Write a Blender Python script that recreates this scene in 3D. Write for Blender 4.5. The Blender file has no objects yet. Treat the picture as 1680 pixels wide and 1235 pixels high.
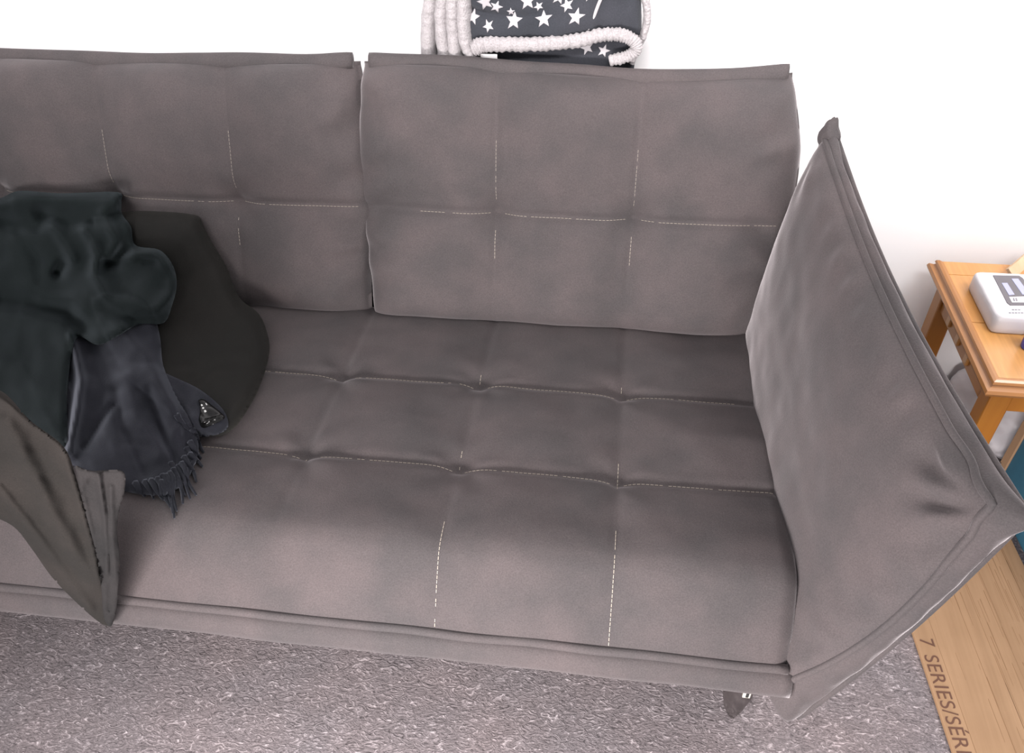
import bpy, bmesh, math, random
import numpy as np
from mathutils import Vector, Matrix, noise
from mathutils.bvhtree import BVHTree
random.seed(4)
S = bpy.context.scene
C = S.collection

# ------------------------------------------------------------------ camera
CP = Vector((0.259, -1.4656, 1.5584)); YAW, PIT, ROL, FPX = 0.1486, -0.7234, -0.0295, 1329.5
fwd = Vector((-math.sin(YAW)*math.cos(PIT), math.cos(YAW)*math.cos(PIT), math.sin(PIT)))
r0 = Vector((math.cos(YAW), math.sin(YAW), 0)); u0 = r0.cross(fwd)
RT = r0*math.cos(ROL)+u0*math.sin(ROL); UP = -r0*math.sin(ROL)+u0*math.cos(ROL)
cd = bpy.data.cameras.new('camera'); cam = bpy.data.objects.new('camera', cd); C.objects.link(cam)
M = Matrix((RT, UP, -fwd)).transposed().to_4x4(); M.translation = CP
cam.matrix_world = M
cd.sensor_fit = 'HORIZONTAL'; cd.sensor_width = 36; cd.lens = 36*FPX/1680; cd.clip_start = .02
S.camera = cam
def ray(px, py): px = float(px); py = float(py); return fwd+(px-840)/FPX*RT-(py-617.5)/FPX*UP
def at(px, py, x=None, y=None, z=None):
    d = ray(px, py)
    i, v = (0, x) if x is not None else (1, y) if y is not None else (2, z)
    return CP+d*((v-CP[i])/d[i])

# ------------------------------------------------------------------ light
S.view_settings.view_transform = 'Standard'; S.view_settings.look = 'None'
S.view_settings.gamma = 1; S.view_settings.use_curve_mapping = False
S.view_settings.exposure = 1.1
w = bpy.data.worlds.new('world'); S.world = w; w.use_nodes = True
w.node_tree.nodes['Background'].inputs[0].default_value = (1, .97, .99, 1)
w.node_tree.nodes['Background'].inputs[1].default_value = .50
def area(name, loc, target, sx, sy, power, col):
    l = bpy.data.lights.new(name, 'AREA'); l.shape = 'RECTANGLE'; l.size = sx; l.size_y = sy
    l.energy = power; l.color = col
    o = bpy.data.objects.new(name, l); C.objects.link(o); o.location = loc
    o.rotation_euler = (Vector(target)-Vector(loc)).to_track_quat('-Z', 'Y').to_euler()
    return o
wl = area('front_light', (-.30, -2.10, .66), (0.35, -.62, .22), 1.1, .35, 22, (1, .95, .94)); wl.data.spread = math.radians(115)  # unseen low light before the sofa, aimed down at the seat front
area('ceiling_light', (1.7, -.5, 2.3), (1.5, .1, 0), .7, .7, 16, (1, .97, .95))
ww = area('wall_fill', (.1, -1.0, 2.1), (.1, .36, 1.12), 3.2, .2, 6.5, (1, .97, .97)); ww.data.spread = math.radians(50)  # added unseen lamp, only there to lift the grey shade off the wall

# ------------------------------------------------------------------ materials
KA = .66      # overall reflectance level against the blown-out white wall
def mat(name, col, rough=.8, sheen=0, sheen_rough=.4, sheen_tint=(1, 1, 1), metal=0, spec=.5, coat=0):
    m = bpy.data.materials.new(name); m.use_nodes = True
    b = m.node_tree.nodes['Principled BSDF']
    kk = 1 if name == 'wall_paint' else KA
    b.inputs['Base Color'].default_value = (*[c*kk for c in col], 1); b.inputs['Roughness'].default_value = rough
    b.inputs['Metallic'].default_value = metal; b.inputs['Specular IOR Level'].default_value = spec
    b.inputs['Sheen Weight'].default_value = sheen*.75; b.inputs['Sheen Roughness'].default_value = sheen_rough
    b.inputs['Sheen Tint'].default_value = (*sheen_tint, 1); b.inputs['Coat Weight'].default_value = coat
    return m
def nodes(m): return m.node_tree.nodes, m.node_tree.links, m.node_tree.nodes['Principled BSDF']
def tex(m, kind='ShaderNodeTexNoise', scale=10, detail=4, rough=.55, stretch=(1, 1, 1), dist=0, loc=(0, 0, 0)):
    n, l, b = nodes(m)
    g = n.new('ShaderNodeNewGeometry'); mp = n.new('ShaderNodeMapping'); mp.inputs['Scale'].default_value = stretch
    mp.inputs['Location'].default_value = loc
    l.new(g.outputs['Position'], mp.inputs['Vector'])
    t = n.new(kind); t.inputs['Scale'].default_value = scale
    if kind == 'ShaderNodeTexNoise':
        t.inputs['Detail'].default_value = detail; t.inputs['Roughness'].default_value = rough; t.inputs['Distortion'].default_value = dist
    l.new(mp.outputs[0], t.inputs['Vector'])
    return t
def ramp(m, src, stops):
    n, l, b = nodes(m); r = n.new('ShaderNodeValToRGB'); e = r.color_ramp.elements
    while len(e) < len(stops): e.new(.5)
    for el, (p, c) in zip(e, stops): el.position = p; el.color = (*c, 1)
    l.new(src, r.inputs[0]); return r.outputs[0]
def mixc(m, a, b_, fac=.5, mode='MULTIPLY'):
    n, l, b = nodes(m); x = n.new('ShaderNodeMix'); x.data_type = 'RGBA'; x.blend_type = mode
    x.inputs[0].default_value = fac if not hasattr(fac, 'links') else .5
    if hasattr(fac, 'links'): l.new(fac, x.inputs[0])
    l.new(a, x.inputs[6]); l.new(b_, x.inputs[7]); return x.outputs[2]
def base(m, out):
    n, l, b = nodes(m); q = n.new('ShaderNodeRGB'); q.outputs[0].default_value = (KA, KA, KA, 1)
    l.new(mixc(m, out, q.outputs[0], 1.), b.inputs['Base Color'])
def bump(m, src, dist=.002, strength=.5):
    n, l, b = nodes(m); x = n.new('ShaderNodeBump'); x.inputs['Distance'].default_value = dist; x.inputs['Strength'].default_value = strength
    l.new(src, x.inputs['Height']); l.new(x.outputs[0], b.inputs['Normal'])

def fabric(name, col, sheen=.5, srough=.35, tint=(1, .93, .95), var=.12, fine=420):
    m = mat(name, col, .9, sheen, srough, tint, spec=.2)
    t1 = tex(m, scale=7, detail=3); c1 = tuple(c*(1-var) for c in col); c2 = tuple(min(1, c*(1+var)) for c in col)
    c2 = (c2[0]*1.03, c2[1]*.99, c2[2]*1.0); c1 = (c1[0]*.97, c1[1], c1[2]*1.02)
    r = ramp(m, t1.outputs['Fac'], [(.35, c1), (.65, c2)])
    t2 = tex(m, scale=fine, detail=2)
    r2 = ramp(m, t2.outputs['Fac'], [(.3, (.82, .82, .82)), (.7, (1.1, 1.1, 1.1))])
    base(m, mixc(m, r, r2, 1.0)); bump(m, t2.outputs['Fac'], .0012, .35)
    return m
M_SOFA = fabric('sofa_suede', (.092, .079, .079), sheen=.55, var=.12)
M_THREAD = mat('thread', (.48, .42, .35), .7)
M_PIPE = fabric('sofa_piping', (.092, .080, .080), sheen=.22)
M_DARK = mat('under_cloth', (.02, .02, .02), .9)
M_WALL = mat('wall_paint', (.86, .84, .845), .6)
tw = tex(M_WALL, scale=90, detail=3); bump(M_WALL, tw.outputs['Fac'], .001, .15)
M_CHROME = mat('chrome', (.55, .53, .52), .16, metal=1); M_STEEL = mat('pale_steel', (.72, .68, .6), .4)
M_BAG = fabric('bag_black', (.0125, .012, .0108), sheen=.04, srough=.5, tint=(1, .95, .85), var=.1)
M_JACKET = fabric('jacket_black', (.006, .0105, .011), sheen=.10, srough=.45, tint=(.75, .9, 1), var=.1)
M_SCARF = fabric('scarf_grey', (.015, .016, .0225), sheen=.22, srough=.45, tint=(.8, .85, 1), var=.2, fine=300)
M_SLEEVE = fabric('sleeve_fabric', (.025, .0215, .019), sheen=.02, srough=.4, tint=(1, .95, .9), var=.2)
M_CUFF = fabric('cuff_fabric', (.026, .024, .024), sheen=.02, srough=.4, var=.25)
M_GLOSS = mat('gloss_black', (.006, .006, .006), .22, spec=.25)
M_GLINT = mat('glint_silver', (.8, .8, .78), .3, metal=.6)  # pale metal for the sparkle put in on the clasp

# ------------------------------------------------------------------ helpers
def obj(name, me, m=None, parent=None, smooth=True):
    if isinstance(me, bmesh.types.BMesh):
        b = me; me = bpy.data.meshes.new(name); b.to_mesh(me); b.free()
    o = bpy.data.objects.new(name, me); C.objects.link(o)
    if m and not me.materials: me.materials.append(m)
    if parent: o.parent = parent
    if smooth:
        for p in me.polygons: p.use_smooth = True
    return o
def pyd(name, V, F, m=None, parent=None, smooth=True):
    me = bpy.data.meshes.new(name); me.from_pydata([tuple(v) for v in V], [], F); me.update()
    return obj(name, me, m, parent, smooth)
def tag(o, label=None, cat=None, group=None, kind=None):
    if label: o['label'] = label
    if cat: o['category'] = cat
    if group: o['group'] = group
    if kind: o['kind'] = kind
    return o
def thing(name, label, cat, loc=(0, 0, 0), group=None):
    o = bpy.data.objects.new(name, None); C.objects.link(o); o.location = loc; o.empty_display_size = .05
    return tag(o, label, cat, group)
def recalc(me):
    b = bmesh.new(); b.from_mesh(me); bmesh.ops.remove_doubles(b, verts=b.verts, dist=1e-5)
    bmesh.ops.recalc_face_normals(b, faces=b.faces); b.to_mesh(me); b.free()
def box_bm(x0, x1, y0, y1, z0, z1, bev=.003, seg=2, bm=None):
    b = bmesh.new(); bmesh.ops.create_cube(b, size=1)
    for v in b.verts: v.co = Vector((x0+(v.co.x+.5)*(x1-x0), y0+(v.co.y+.5)*(y1-y0), z0+(v.co.z+.5)*(z1-z0)))
    if bev: bmesh.ops.bevel(b, geom=b.edges[:], offset=bev, segments=seg, affect='EDGES', profile=.5)
    if bm is None: return b
    me = bpy.data.meshes.new('tmp'); b.to_mesh(me); b.free(); bm.from_mesh(me); bpy.data.meshes.remove(me); return bm
def box(name, x0, x1, y0, y1, z0, z1, m, parent=None, bev=.003):
    o = obj(name, box_bm(x0, x1, y0, y1, z0, z1, bev), m, parent, smooth=False)
    return o
def tube_vf(pts, r, n=8, closed=False, V=None, F=None):
    V = [] if V is None else V; F = [] if F is None else F
    pts = [Vector(p) for p in pts]; s0 = len(V); N = len(pts); nrm = None
    for i, p in enumerate(pts):
        a = pts[(i-1) % N] if (closed or i > 0) else p; c = pts[(i+1) % N] if (closed or i < N-1) else p
        t = (c-a).normalized()
        if nrm is None: nrm = t.orthogonal().normalized()
        nrm = (nrm-t*nrm.dot(t)).normalized(); bn = t.cross(nrm)
        rr = r(i/(N-1)) if callable(r) else r
        for k in range(n):
            an = 2*math.pi*k/n; V.append(p+(nrm*math.cos(an)+bn*math.sin(an))*rr)
    for i in range(N if closed else N-1):
        j = (i+1) % N
        for k in range(n):
            k2 = (k+1) % n; F.append((s0+i*n+k, s0+i*n+k2, s0+j*n+k2, s0+j*n+k))
    if not closed:
        F.append(tuple(s0+k for k in range(n))[::-1]); F.append(tuple(s0+(N-1)*n+k for k in range(n)))
    return V, F
def catmull(P, n=8):
    P = [np.array(p, float) for p in P]; out = []
    Q = [2*P[0]-P[1]]+P+[2*P[-1]-P[-2]]
    for i in range(1, len(Q)-2):
        for k in range(n):
            t = k/n; a, b, c, d = Q[i-1:i+3]
            out.append(.5*((2*b)+(-a+c)*t+(2*a-5*b+4*c-d)*t*t+(-a+3*b-3*c+d)*t**3))
    out.append(P[-1]); return out

# ------------------------------------------------------------------ setting
WY = .36
def structure(o): o['kind'] = 'structure'; return o
M_CARPET = mat('carpet', (.27, .235, .24), .95, sheen=.2, sheen_tint=(1, .95, .95), spec=.2)
ca = tex(M_CARPET, scale=62, detail=3, rough=.6, dist=2.2, stretch=(.75, 1.35, 1))
cb = tex(M_CARPET, scale=240, detail=2, dist=.5)
cc = tex(M_CARPET, scale=5, detail=2)
ra = ramp(M_CARPET, ca.outputs['Fac'], [(.28, (.10, .086, .090)), (.40, (.225, .198, .203)), (.56, (.26, .228, .234)), (.64, (.42, .375, .385)), (.73, (.72, .66, .67))])
rb = ramp(M_CARPET, cb.outputs['Fac'], [(.3, (.72, .72, .72)), (.7, (1.2, 1.2, 1.2))])
rc = ramp(M_CARPET, cc.outputs['Fac'], [(.3, (.93, .93, .95)), (.7, (1.05, 1.0, 1.0))])
base(M_CARPET, mixc(M_CARPET, mixc(M_CARPET, ra, rb, 1.), rc, 1.))
bump(M_CARPET, ca.outputs['Fac'], .006, .6)
structure(box('floor', -4, 4, -5, WY+.1, -.05, 0, M_CARPET, bev=0))
structure(box('wall_back', -4, 4, WY, WY+.1, 0, 2.6, M_WALL, bev=0))
#structure(box('baseboard_back', -4, 4, WY-.012, WY, 0, .09, M_WALL, bev=.003))

# ------------------------------------------------------------------ sofa
sofa = thing('sofa', 'dark taupe suede sofa with square tufting and flared arm against white wall', 'sofa')
s, H = .3, .42
D1, D2 = .212, .453
COLS = [-1.2, -.9, -.6, -.3, 0, .3]
def g(d, w_): return math.exp(-(d/w_)**2)
def nz(x, y, z, sc): return noise.noise(Vector((x*sc, y*sc, z*sc)))
# seat profile in (y, z) from the back of the seat forward, over the rolled front and under
prof_ctrl = [(.06, .396), (0, .404), (-.10, .411), (-.25, .418), (-.40, .423), (-.52, .427), (-.605, .4285), (-.640, .420), (-.664, .399), (-.690, .364), (-.711, .331), (-.723, .312), (-.733, .298)]
prof = catmull(prof_ctrl, 10)
pl = [0]
for a, b in zip(prof, prof[1:]): pl.append(pl[-1]+float(np.linalg.norm(b-a)))
PL = pl[-1]; PY = [p[0] for p in prof]; PZ = [p[1] for p in prof]
def prof_at(t):
    y = np.interp(t, pl, PY); z = np.interp(t, pl, PZ); e = .004
    dy = np.interp(t+e, pl, PY)-np.interp(t-e, pl, PY); dz = np.interp(t+e, pl, PZ)-np.interp(t-e, pl, PZ)
    L_ = math.hypot(dy, dz) or 1
    return y, z, dz/L_, -dy/L_
T1 = float(np.interp(D1, [-v for v in PY], pl)); T2 = float(np.interp(D2, [-v for v in PY], pl))
T3 = float(np.interp(.62, [-v for v in PY], pl))
SX0, SX1 = -1.5, .6
def seat_disp(x, t):
    # tufted rows and columns, deeper where they cross
    lo = min(abs(x-c) for c in COLS)
    rowd = min(abs(t-T1), abs(t-T2))
    d = .006*(1-g(lo, .10))*(1-g(rowd, .09))
    d -= .006*g(rowd, .011)+.003*g(rowd, .045)
    fade = 1 if t < T3 else max(.18, 1-(t-T3)/.18)
    d -= (.0022*g(lo, .010)+.0034*g(lo, .04))*fade
    for c in COLS:
        for tt in (T1, T2):
            r = math.hypot(x-c, t-tt)
            d -= .009*g(r, .026)
            # radial puckers around each tuft
            an = math.atan2(t-tt, x-c); d += .0022*math.cos(4*an+.6*c*10)*g(r-.045, .035)
    d += .0035*nz(x, t, 3.1, 6)+.0016*nz(x, t, 7.7, 17)
    return d*min(1, (PL-t)/.05) if t > PL-.05 else d
def seat_pt(x, t, extra=0):
    y, z, ny, nz_ = prof_at(t)
    d = seat_disp(x, t)+extra
    # ends of the cushion roll down
    e = min(x-SX0, SX1-x); ed = 0
    if e < .03: ed = -.016*(1-max(0, e)/.03)**2
    belly = .018*max(0, min(1, (t-T2)/.2))*(1-((x-(SX0+SX1)/2)/(.9))**2)*.0
    return Vector((x, y+ny*(d+ed), z+nz_*(d+ed)))
NX, NT = 400, 190
V = []; F = []
for i in range(NX+1):
    x = SX0+(SX1-SX0)*i/NX
    for j in range(NT+1): V.append(seat_pt(x, PL*j/NT))
for i in range(NX):
    for j in range(NT):
        a = i*(NT+1)+j; F.append((a, a+NT+1, a+NT+2, a+1))
# underside and ends close the cushion
def close_strip(x_idx):
    pass
k0 = len(V)
for i in range(NX+1):
    x = SX0+(SX1-SX0)*i/NX; V.append(Vector((x, -.71, .262))); V.append(Vector((x, .06, .262)))
for i in range(NX):
    a = i*(NT+1)+NT; b = k0+2*i
    F.append((a, a+NT+1, b+2, b)); F.append((b, b+2, b+3, b+1)); F.append((b+1, b+3, (i+1)*(NT+1), i*(NT+1)))
F.append(tuple(range(0, NT+1))+(k0, k0+1)); F.append(tuple(reversed(range(NX*(NT+1), NX*(NT+1)+NT+1)))+(k0+2*NX+1, k0+2*NX))
seat = pyd('seat', V, F, M_SOFA, sofa); recalc(seat.data)
for p in seat.data.polygons: p.use_smooth = True
# welt and lower band along the front
wp = [Vector((x, -.7325+.002*nz(x, 0, 1, 9), .297+.0015*nz(x, 3, 1, 7))) for x in np.linspace(SX0+.01, SX1-.004, 120)]
V, F = tube_vf(wp, .0085, 8); pyd('front_piping', V, F, M_PIPE, sofa)
V = []; F = []; n = 9
bp = [(-.737, .292), (-.749, .282), (-.756, .266), (-.756, .250), (-.748, .238), (-.728, .231), (-.60, .228), (-.60, .285), (-.70, .292)]
xs = list(np.linspace(SX0, SX1+.005, 140))
for x in xs:
    for (y, z) in bp: V.append(Vector((x, y+.003*nz(x, z, 1, 6), z+.002*nz(x, y, 5, 8))))
for i in range(len(xs)-1):
    for k in range(n): F.append((i*n+k, i*n+(k+1) % n, (i+1)*n+(k+1) % n, (i+1)*n+k))
F.append(tuple(range(n))[::-1]); F.append(tuple((len(xs)-1)*n+k for k in range(n)))
pyd('front_band', V, F, M_SOFA, sofa)
box('base_frame', SX0+.02, SX1-.02, -.62, .28, .13, .262, M_DARK, sofa)

# stitching
def dashes(path, on=.006, off=.0022, r=.00065):
    V, F = [], []; path = [Vector(p) for p in path]; L_ = [0]
    for a, b in zip(path, path[1:]): L_.append(L_[-1]+(b-a).length)
    def P(t): return Vector([float(np.interp(t, L_, [p[i] for p in path])) for i in range(3)])
    t = 0
    while t+on < L_[-1]:
        if random.random() < .93: tube_vf([P(t), P(t+on*.5), P(t+on)], r, 4, V=V, F=F)
        t += on+off
    return V, F
def join(lists):
    V, F = [], []
    for v, f in lists: k = len(V); V += v; F += [tuple(i+k for i in q) for q in f]
    return V, F
L = []
for tt in (T1, T2):
    for c0 in np.arange(-1.5, .6, .3):
        a, b = c0+.012, c0+.288
        if c0 > .25: b = c0+(.235 if tt == T1 else .285)
        if abs(c0+.3) < .01: a = c0+.03
        L.append(dashes([seat_pt(x, tt+.0035, .0008) for x in np.linspace(a, b, 40)]))
for c, t0, t1 in [(0, T1-.03, T1-.004), (.3, T1-.035, T1-.004), (0, T2-.04, T2-.004), (.3, T2-.05, T2+.02), (-.3, T2+.002, T2+.012),
                  (0, T3-.03, T3+.135), (.3, T3-.05, T3+.145), (-.9, T3, T3+.1), (0, PL-.025, PL-.005), (.3, PL-.04, PL-.006)]:
    L.append(dashes([seat_pt(c, t, .0006) for t in np.linspace(t0, t1, 14)], r=.0007))
V, F = join(L); tag(pyd('seat_stitching', V, F, M_THREAD, sofa, smooth=False), kind='stuff')

# backrest cushions -------------------------------------------------
PHI = .3341; LM, LT = .243, .548
bx = Vector((1, 0, 0)); bl = Vector((0, math.sin(PHI), math.cos(PHI))); bn = Vector((0, -math.cos(PHI), math.sin(PHI)))
ORG = Vector((0, 0, H))
def back_disp(x, l, xa, xb, cols, seed):
    u = (x-xa)/(xb-xa); v = (l+.02)/(LT+.02)
    eu = max(0., 1-abs(2*u-1)**7)**.5; ev = max(0., 1-abs(2*v-1)**9)**.5
    d = -.055+.055*min(eu, 1)*min(ev, 1) if True else 0
    d = -.06+.066*eu*ev
    lo = min(abs(x-c) for c in cols); rowd = abs(l-LM)
    d += .026*(1-g(lo, .10))*(1-g(rowd, .11))*eu*ev
    d -= (.008*g(rowd, .010)+.010*g(rowd, .045))*min(1, eu*1.2)
    colfade = .35+.65*min(1, max(0, l-.05)/.1)
    d -= (.005*g(lo, .009)+.011*g(lo, .042))*colfade*ev
    for c in cols:
        r = math.hypot(x-c, l-LM); d -= .016*g(r, .038)
        an = math.atan2(l-LM, x-c); d += .0025*math.cos(4*an)*g(r-.05, .035)
    # side gathers: short horizontal wrinkles near the cushion ends
    e = min(x-xa, xb-x)
    d += .010*math.sin(l*62+seed*2+4*nz(x, l, seed, 9))*g(e-.03, .05)*(.3+.7*max(0, nz(0, l, seed, 7)+.5))
    d += .006*nz(x, l, seed, 5)+.0022*nz(x, l, seed+5, 15)
    return d
def back_pt(x, l, xa, xb, cols, seed, extra=0):
    v = max(0, min(1, l/LT)); u = (x-xa)/(xb-xa)*2-1
    bulge = (.042 if (u > 0 and seed < 3) else .018)*math.sin(math.pi*min(1, v**1.4*1.02))
    xx = x+bulge*(abs(u)**6)*(1 if u > 0 else -1)
    sag = 0
    if l > LM: sag = -(.024 if seed < 3 else .010)*(1-u**2)*(.45+.75*u if seed < 3 else 1)*max(0, (l-LM)/(LT-LM)) if True else 0
    return ORG+bx*xx+bl*(l+sag)+bn*(back_disp(x, l, xa, xb, cols, seed)+extra)
def backrest(xa, xb, cols, seed):
    nx, nl = 190, 120; V = []; F = []
    for i in range(nx+1):
        x = xa+(xb-xa)*i/nx
        for j in range(nl+1): V.append(back_pt(x, -.02+(LT+.02)*j/nl, xa, xb, cols, seed))
    o = (nx+1)*(nl+1)
    for i in range(nx+1):
        x = xa+(xb-xa)*i/nx
        for j in range(nl+1):
            l = -.02+(LT+.02)*j/nl
            p = back_pt(x, l, xa, xb, cols, seed); q = ORG+bl*l
            u = i/nx*2-1; v = j/nl*2-1
            V.append(p-bn*(p-q).dot(bn)+bn*(-.062-.045*max(0, 1-abs(u)**8)**.5*max(0, 1-abs(v)**8)**.5))
    W = nl+1
    for i in range(nx):
        for j in range(nl):
            a = i*W+j; F.append((a, a+W, a+W+1, a+1)); F.append((o+a, o+a+1, o+a+W+1, o+a+W))
    for i in range(nx):
        for j in (0, nl): a = i*W+j; F.append((a, a+W, o+a+W, o+a))
    for j in range(nl):
        for i in (0, nx): a = i*W+j; F.append((a, a+1, o+a+1, o+a))
    b = pyd('backrest', V, F, M_SOFA, sofa); recalc(b.data)
    for p in b.data.polygons: p.use_smooth = True
    # flange along the top edge
    V = []; F = []; n = 10; N = 90
    for i in range(N+1):
        x = xa+.018+(xb-xa-.03)*i/N
        u = (x-xa)/(xb-xa)*2-1
        c = ORG+bx*x+bl*(LT-.002-(.024 if seed < 3 else .010)*(1-u**2)*(.45+.75*u if seed < 3 else 1)+.004*nz(x, 0, seed, 6)+.006*abs(u)**8)+bn*(-.042+.004*nz(x, 1, seed, 8))
        e = 1-.35*abs(u)**30
        for k in range(n):
            an = 2*math.pi*k/n
            V.append(c+bl*(.0195*math.sin(an)*e)+bn*(.0145*math.cos(an)*e))
    for i in range(N):
        for k in range(n): F.append((i*n+k, i*n+(k+1) % n, (i+1)*n+(k+1) % n, (i+1)*n+k))
    F.append(tuple(range(n))[::-1]); F.append(tuple(N*n+k for k in range(n)))
    f = pyd('top_flange', V, F, M_PIPE, b); recalc(f.data)
    L = []
    for k, c0 in enumerate([xa]+cols):
        c1 = (cols+[xb])[k]
        pa, pb = c0+(.05 if k == 0 else .012), c1-(.02 if k == len(cols) else .012)
        if k == 0: pa = c0+.13
        L.append(dashes([back_pt(x, LM-.003, xa, xb, cols, seed, .0008) for x in np.linspace(pa, pb, 30)], r=.00045))
    for c in cols:
        L.append(dashes([back_pt(c, l, xa, xb, cols, seed, .0005) for l in np.linspace(LM-.10, LM-.035, 12)], r=.0005))
        L.append(dashes([back_pt(c, l, xa, xb, cols, seed, .0005) for l in np.linspace(LM+.03, LM+.16, 20)], r=.00035))
    V, F = join(L); tag(pyd('back_stitching', V, F, M_THREAD, b, smooth=False), kind='stuff')
    return b
back_r = backrest(-.298, .60, [0, .3], 1.3)
back_l = backrest(-1.5, -.306, [-1.2, -.9, -.6], 5.7)
# upholstered frame behind the cushions
bm = box_bm(-1.5, .585, .262, .345, .14, .845, .012, 3)
obj('back_frame', bm, M_SOFA, sofa, smooth=False)

# flared arm --------------------------------------------------------
def arm_grid(sign=1):
    C1 = at(1352, 226, y=.10); C2 = at(1628, 828, y=-.745); C3 = at(1260, 1134, y=-.735); C4 = Vector((.605, .10, .17))
    O1 = C1+Vector((.024, .01, .0)); O2 = C2+Vector((.044, -.004, -.010)); O3 = C3+Vector((.060, -.014, -.048)); O4 = C4+Vector((.07, .02, -.02))
    return [C1, C2, C3, C4], [O1, O2, O3, O4]
def bil(Q, u, v):   # u 0 back .. 1 front ; v 0 bottom .. 1 top
    return (Q[3]*(1-u)+Q[2]*u)*(1-v)+(Q[0]*(1-u)+Q[1]*u)*v
def build_arm(mirror=False):
    I, O = arm_grid(); n1 = (O[0]-I[0]); nrm = (I[1]-I[0]).cross(I[2]-I[1]).normalized()
    if nrm.x > 0: nrm = -nrm          # nrm points to the seat
    U, W = 120, 84
    def inner(u, v):
        p = bil(I, u, v)
        # top edge sags between the peaked corners, bottom too
        p = p+Vector((-.012, 0, -.016))*math.sin(math.pi*u)*v+Vector((.03, -.012, -.02))*math.sin(math.pi*v)*u**3
        e = (max(0, 1-abs(2*u-1)**(3.2 if u > .5 else 9))**.5)*(max(0, 1-abs(2*v-1)**3.0)**.5)
        d = .060*e+.005*nz(u*1.0, v, 2.2, 4)*e+.002*nz(u, v, 5, 14)*e
        for (cu, cv, ph, amp) in ((1, 1, 0, 1.), (0, 1, 1, .2), (1, 0, 2, .5)):
            du, dv = (u-cu)*.86, (v-cv)*.62; r = math.hypot(du, dv)
            an = math.atan2(abs(dv), abs(du)+1e-6)
            d += amp*.0085*math.sin(an*12+ph+2*nz(u, v, 3, 7))*g(r-.085, .042)*min(1, r/.06)**2
        # puckers beside the piping
        ed = (1-v)*.62; d += .0035*math.sin(u*70+3*nz(u, 0, 9, 5))*g(ed-.03, .022)*(.3+u)*min(1, ed/.02)
        ed = (1-u)*.86; d += .004*math.sin(v*46+3*nz(v, 0, 4, 5))*g(ed-.03, .025)*min(1, ed/.02)
        return p+nrm*d
    def outer(u, v):
        p = bil(O, u, v)+Vector((-.016, 0, -.018))*math.sin(math.pi*u)*v+Vector((.012, .0, -.008))*math.sin(math.pi*v)*u**3
        e = (max(0, 1-abs(2*u-1)**3.2)**.5)*(max(0, 1-abs(2*v-1)**3.0)**.5)
        return p-nrm*(.045*e)
    V = []; F = []; n = W+1
    for f in (inner, outer):
        for i in range(U+1):
            for j in range(n): V.append(f(i/U, j/W))
    o = (U+1)*n
    for i in range(U):
        for j in range(W):
            a = i*n+j; F.append((a, a+n, a+n+1, a+1)); F.append((o+a, o+a+1, o+a+n+1, o+a+n))
    # band between the two faces
    loop = [(i, W) for i in range(U+1)]+[(U, j) for j in range(W-1, -1, -1)]+[(i, 0) for i in range(U-1, -1, -1)]+[(0, j) for j in range(1, W)]
    K = 6; base_i = len(V); ctr = bil(I, .5, .5)
    cr = [(0, 1), (1, 1), (1, 0), (0, 0)]
    for (i, j) in loop:
        a = V[i*n+j]; b = V[o+i*n+j]; u, v = i/U, j/W
        out = (bil(I, u, v)-bil(I, .5, .5)); out -= nrm*out.dot(nrm)
        # outward direction by edge; at corners pull out into an ear
        du = min(u, 1-u)*.86; dv = min(v, 1-v)*.62; corner = g(max(du, dv), .045)
        ear = (.030 if v > .5 else .014)*corner
        out.normalize()
        for k in range(1, K):
            t = k/K; bul = math.sin(math.pi*t)
            rip = .0025*nz(u*9, v*9, t*2, 1.7)*(1+3*g(du+dv, .2))
            V.append(a.lerp(b, t)+out*(bul*(.010+ear)+rip*bul))
    NL = len(loop)
    def vid(q, k):
        i, j = loop[q % NL]
        if k == 0: return i*n+j
        if k == K: return o+i*n+j
        return base_i+(q % NL)*(K-1)+k-1
    for q in range(NL):
        for k in range(K): F.append((vid(q, k), vid(q, k+1), vid(q+1, k+1), vid(q+1, k)))
    seams = [V[i*n+j].copy() for (i, j) in loop], [V[o+i*n+j].copy() for (i, j) in loop]
    if mirror:
        fl = lambda p: Vector((-.9-p.x, p.y, p.z))
        V = [fl(p) for p in V]; seams = [[fl(p) for p in s_] for s_ in seams]
    a = pyd('armrest', V, F, M_SOFA, sofa); recalc(a.data)
    for p in a.data.polygons: p.use_smooth = True
    PV, PF = [], []
    for s_ in seams: tube_vf([p+(p-ctr).normalized()*0 for p in s_], .0058, 8, True, PV, PF)
    pyd('piping', PV, PF, M_PIPE, a)
    # gathered knot at the peak of the back corner
    tp_ = (I[0]+O[0])/2
    if mirror: tp_ = fl(tp_)
    bm = bmesh.new(); bmesh.ops.create_icosphere(bm, subdivisions=4, radius=1)
    for v in bm.verts:
        c = v.co.copy(); k = 1+.22*nz(c.x, c.y, c.z, 1.6)+.15*math.sin(c.z*5+c.x*3)*.4
        tz = .45+.55*(1-max(0, c.z))
        v.co = tp_+Vector((c.x*.021*k*tz, c.y*.021*k*tz, c.z*.034*k+.008))
    obj('corner_knot', bm, M_PIPE, a)
    return a
arm_r = build_arm(); arm_l = build_arm(True)

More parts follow.
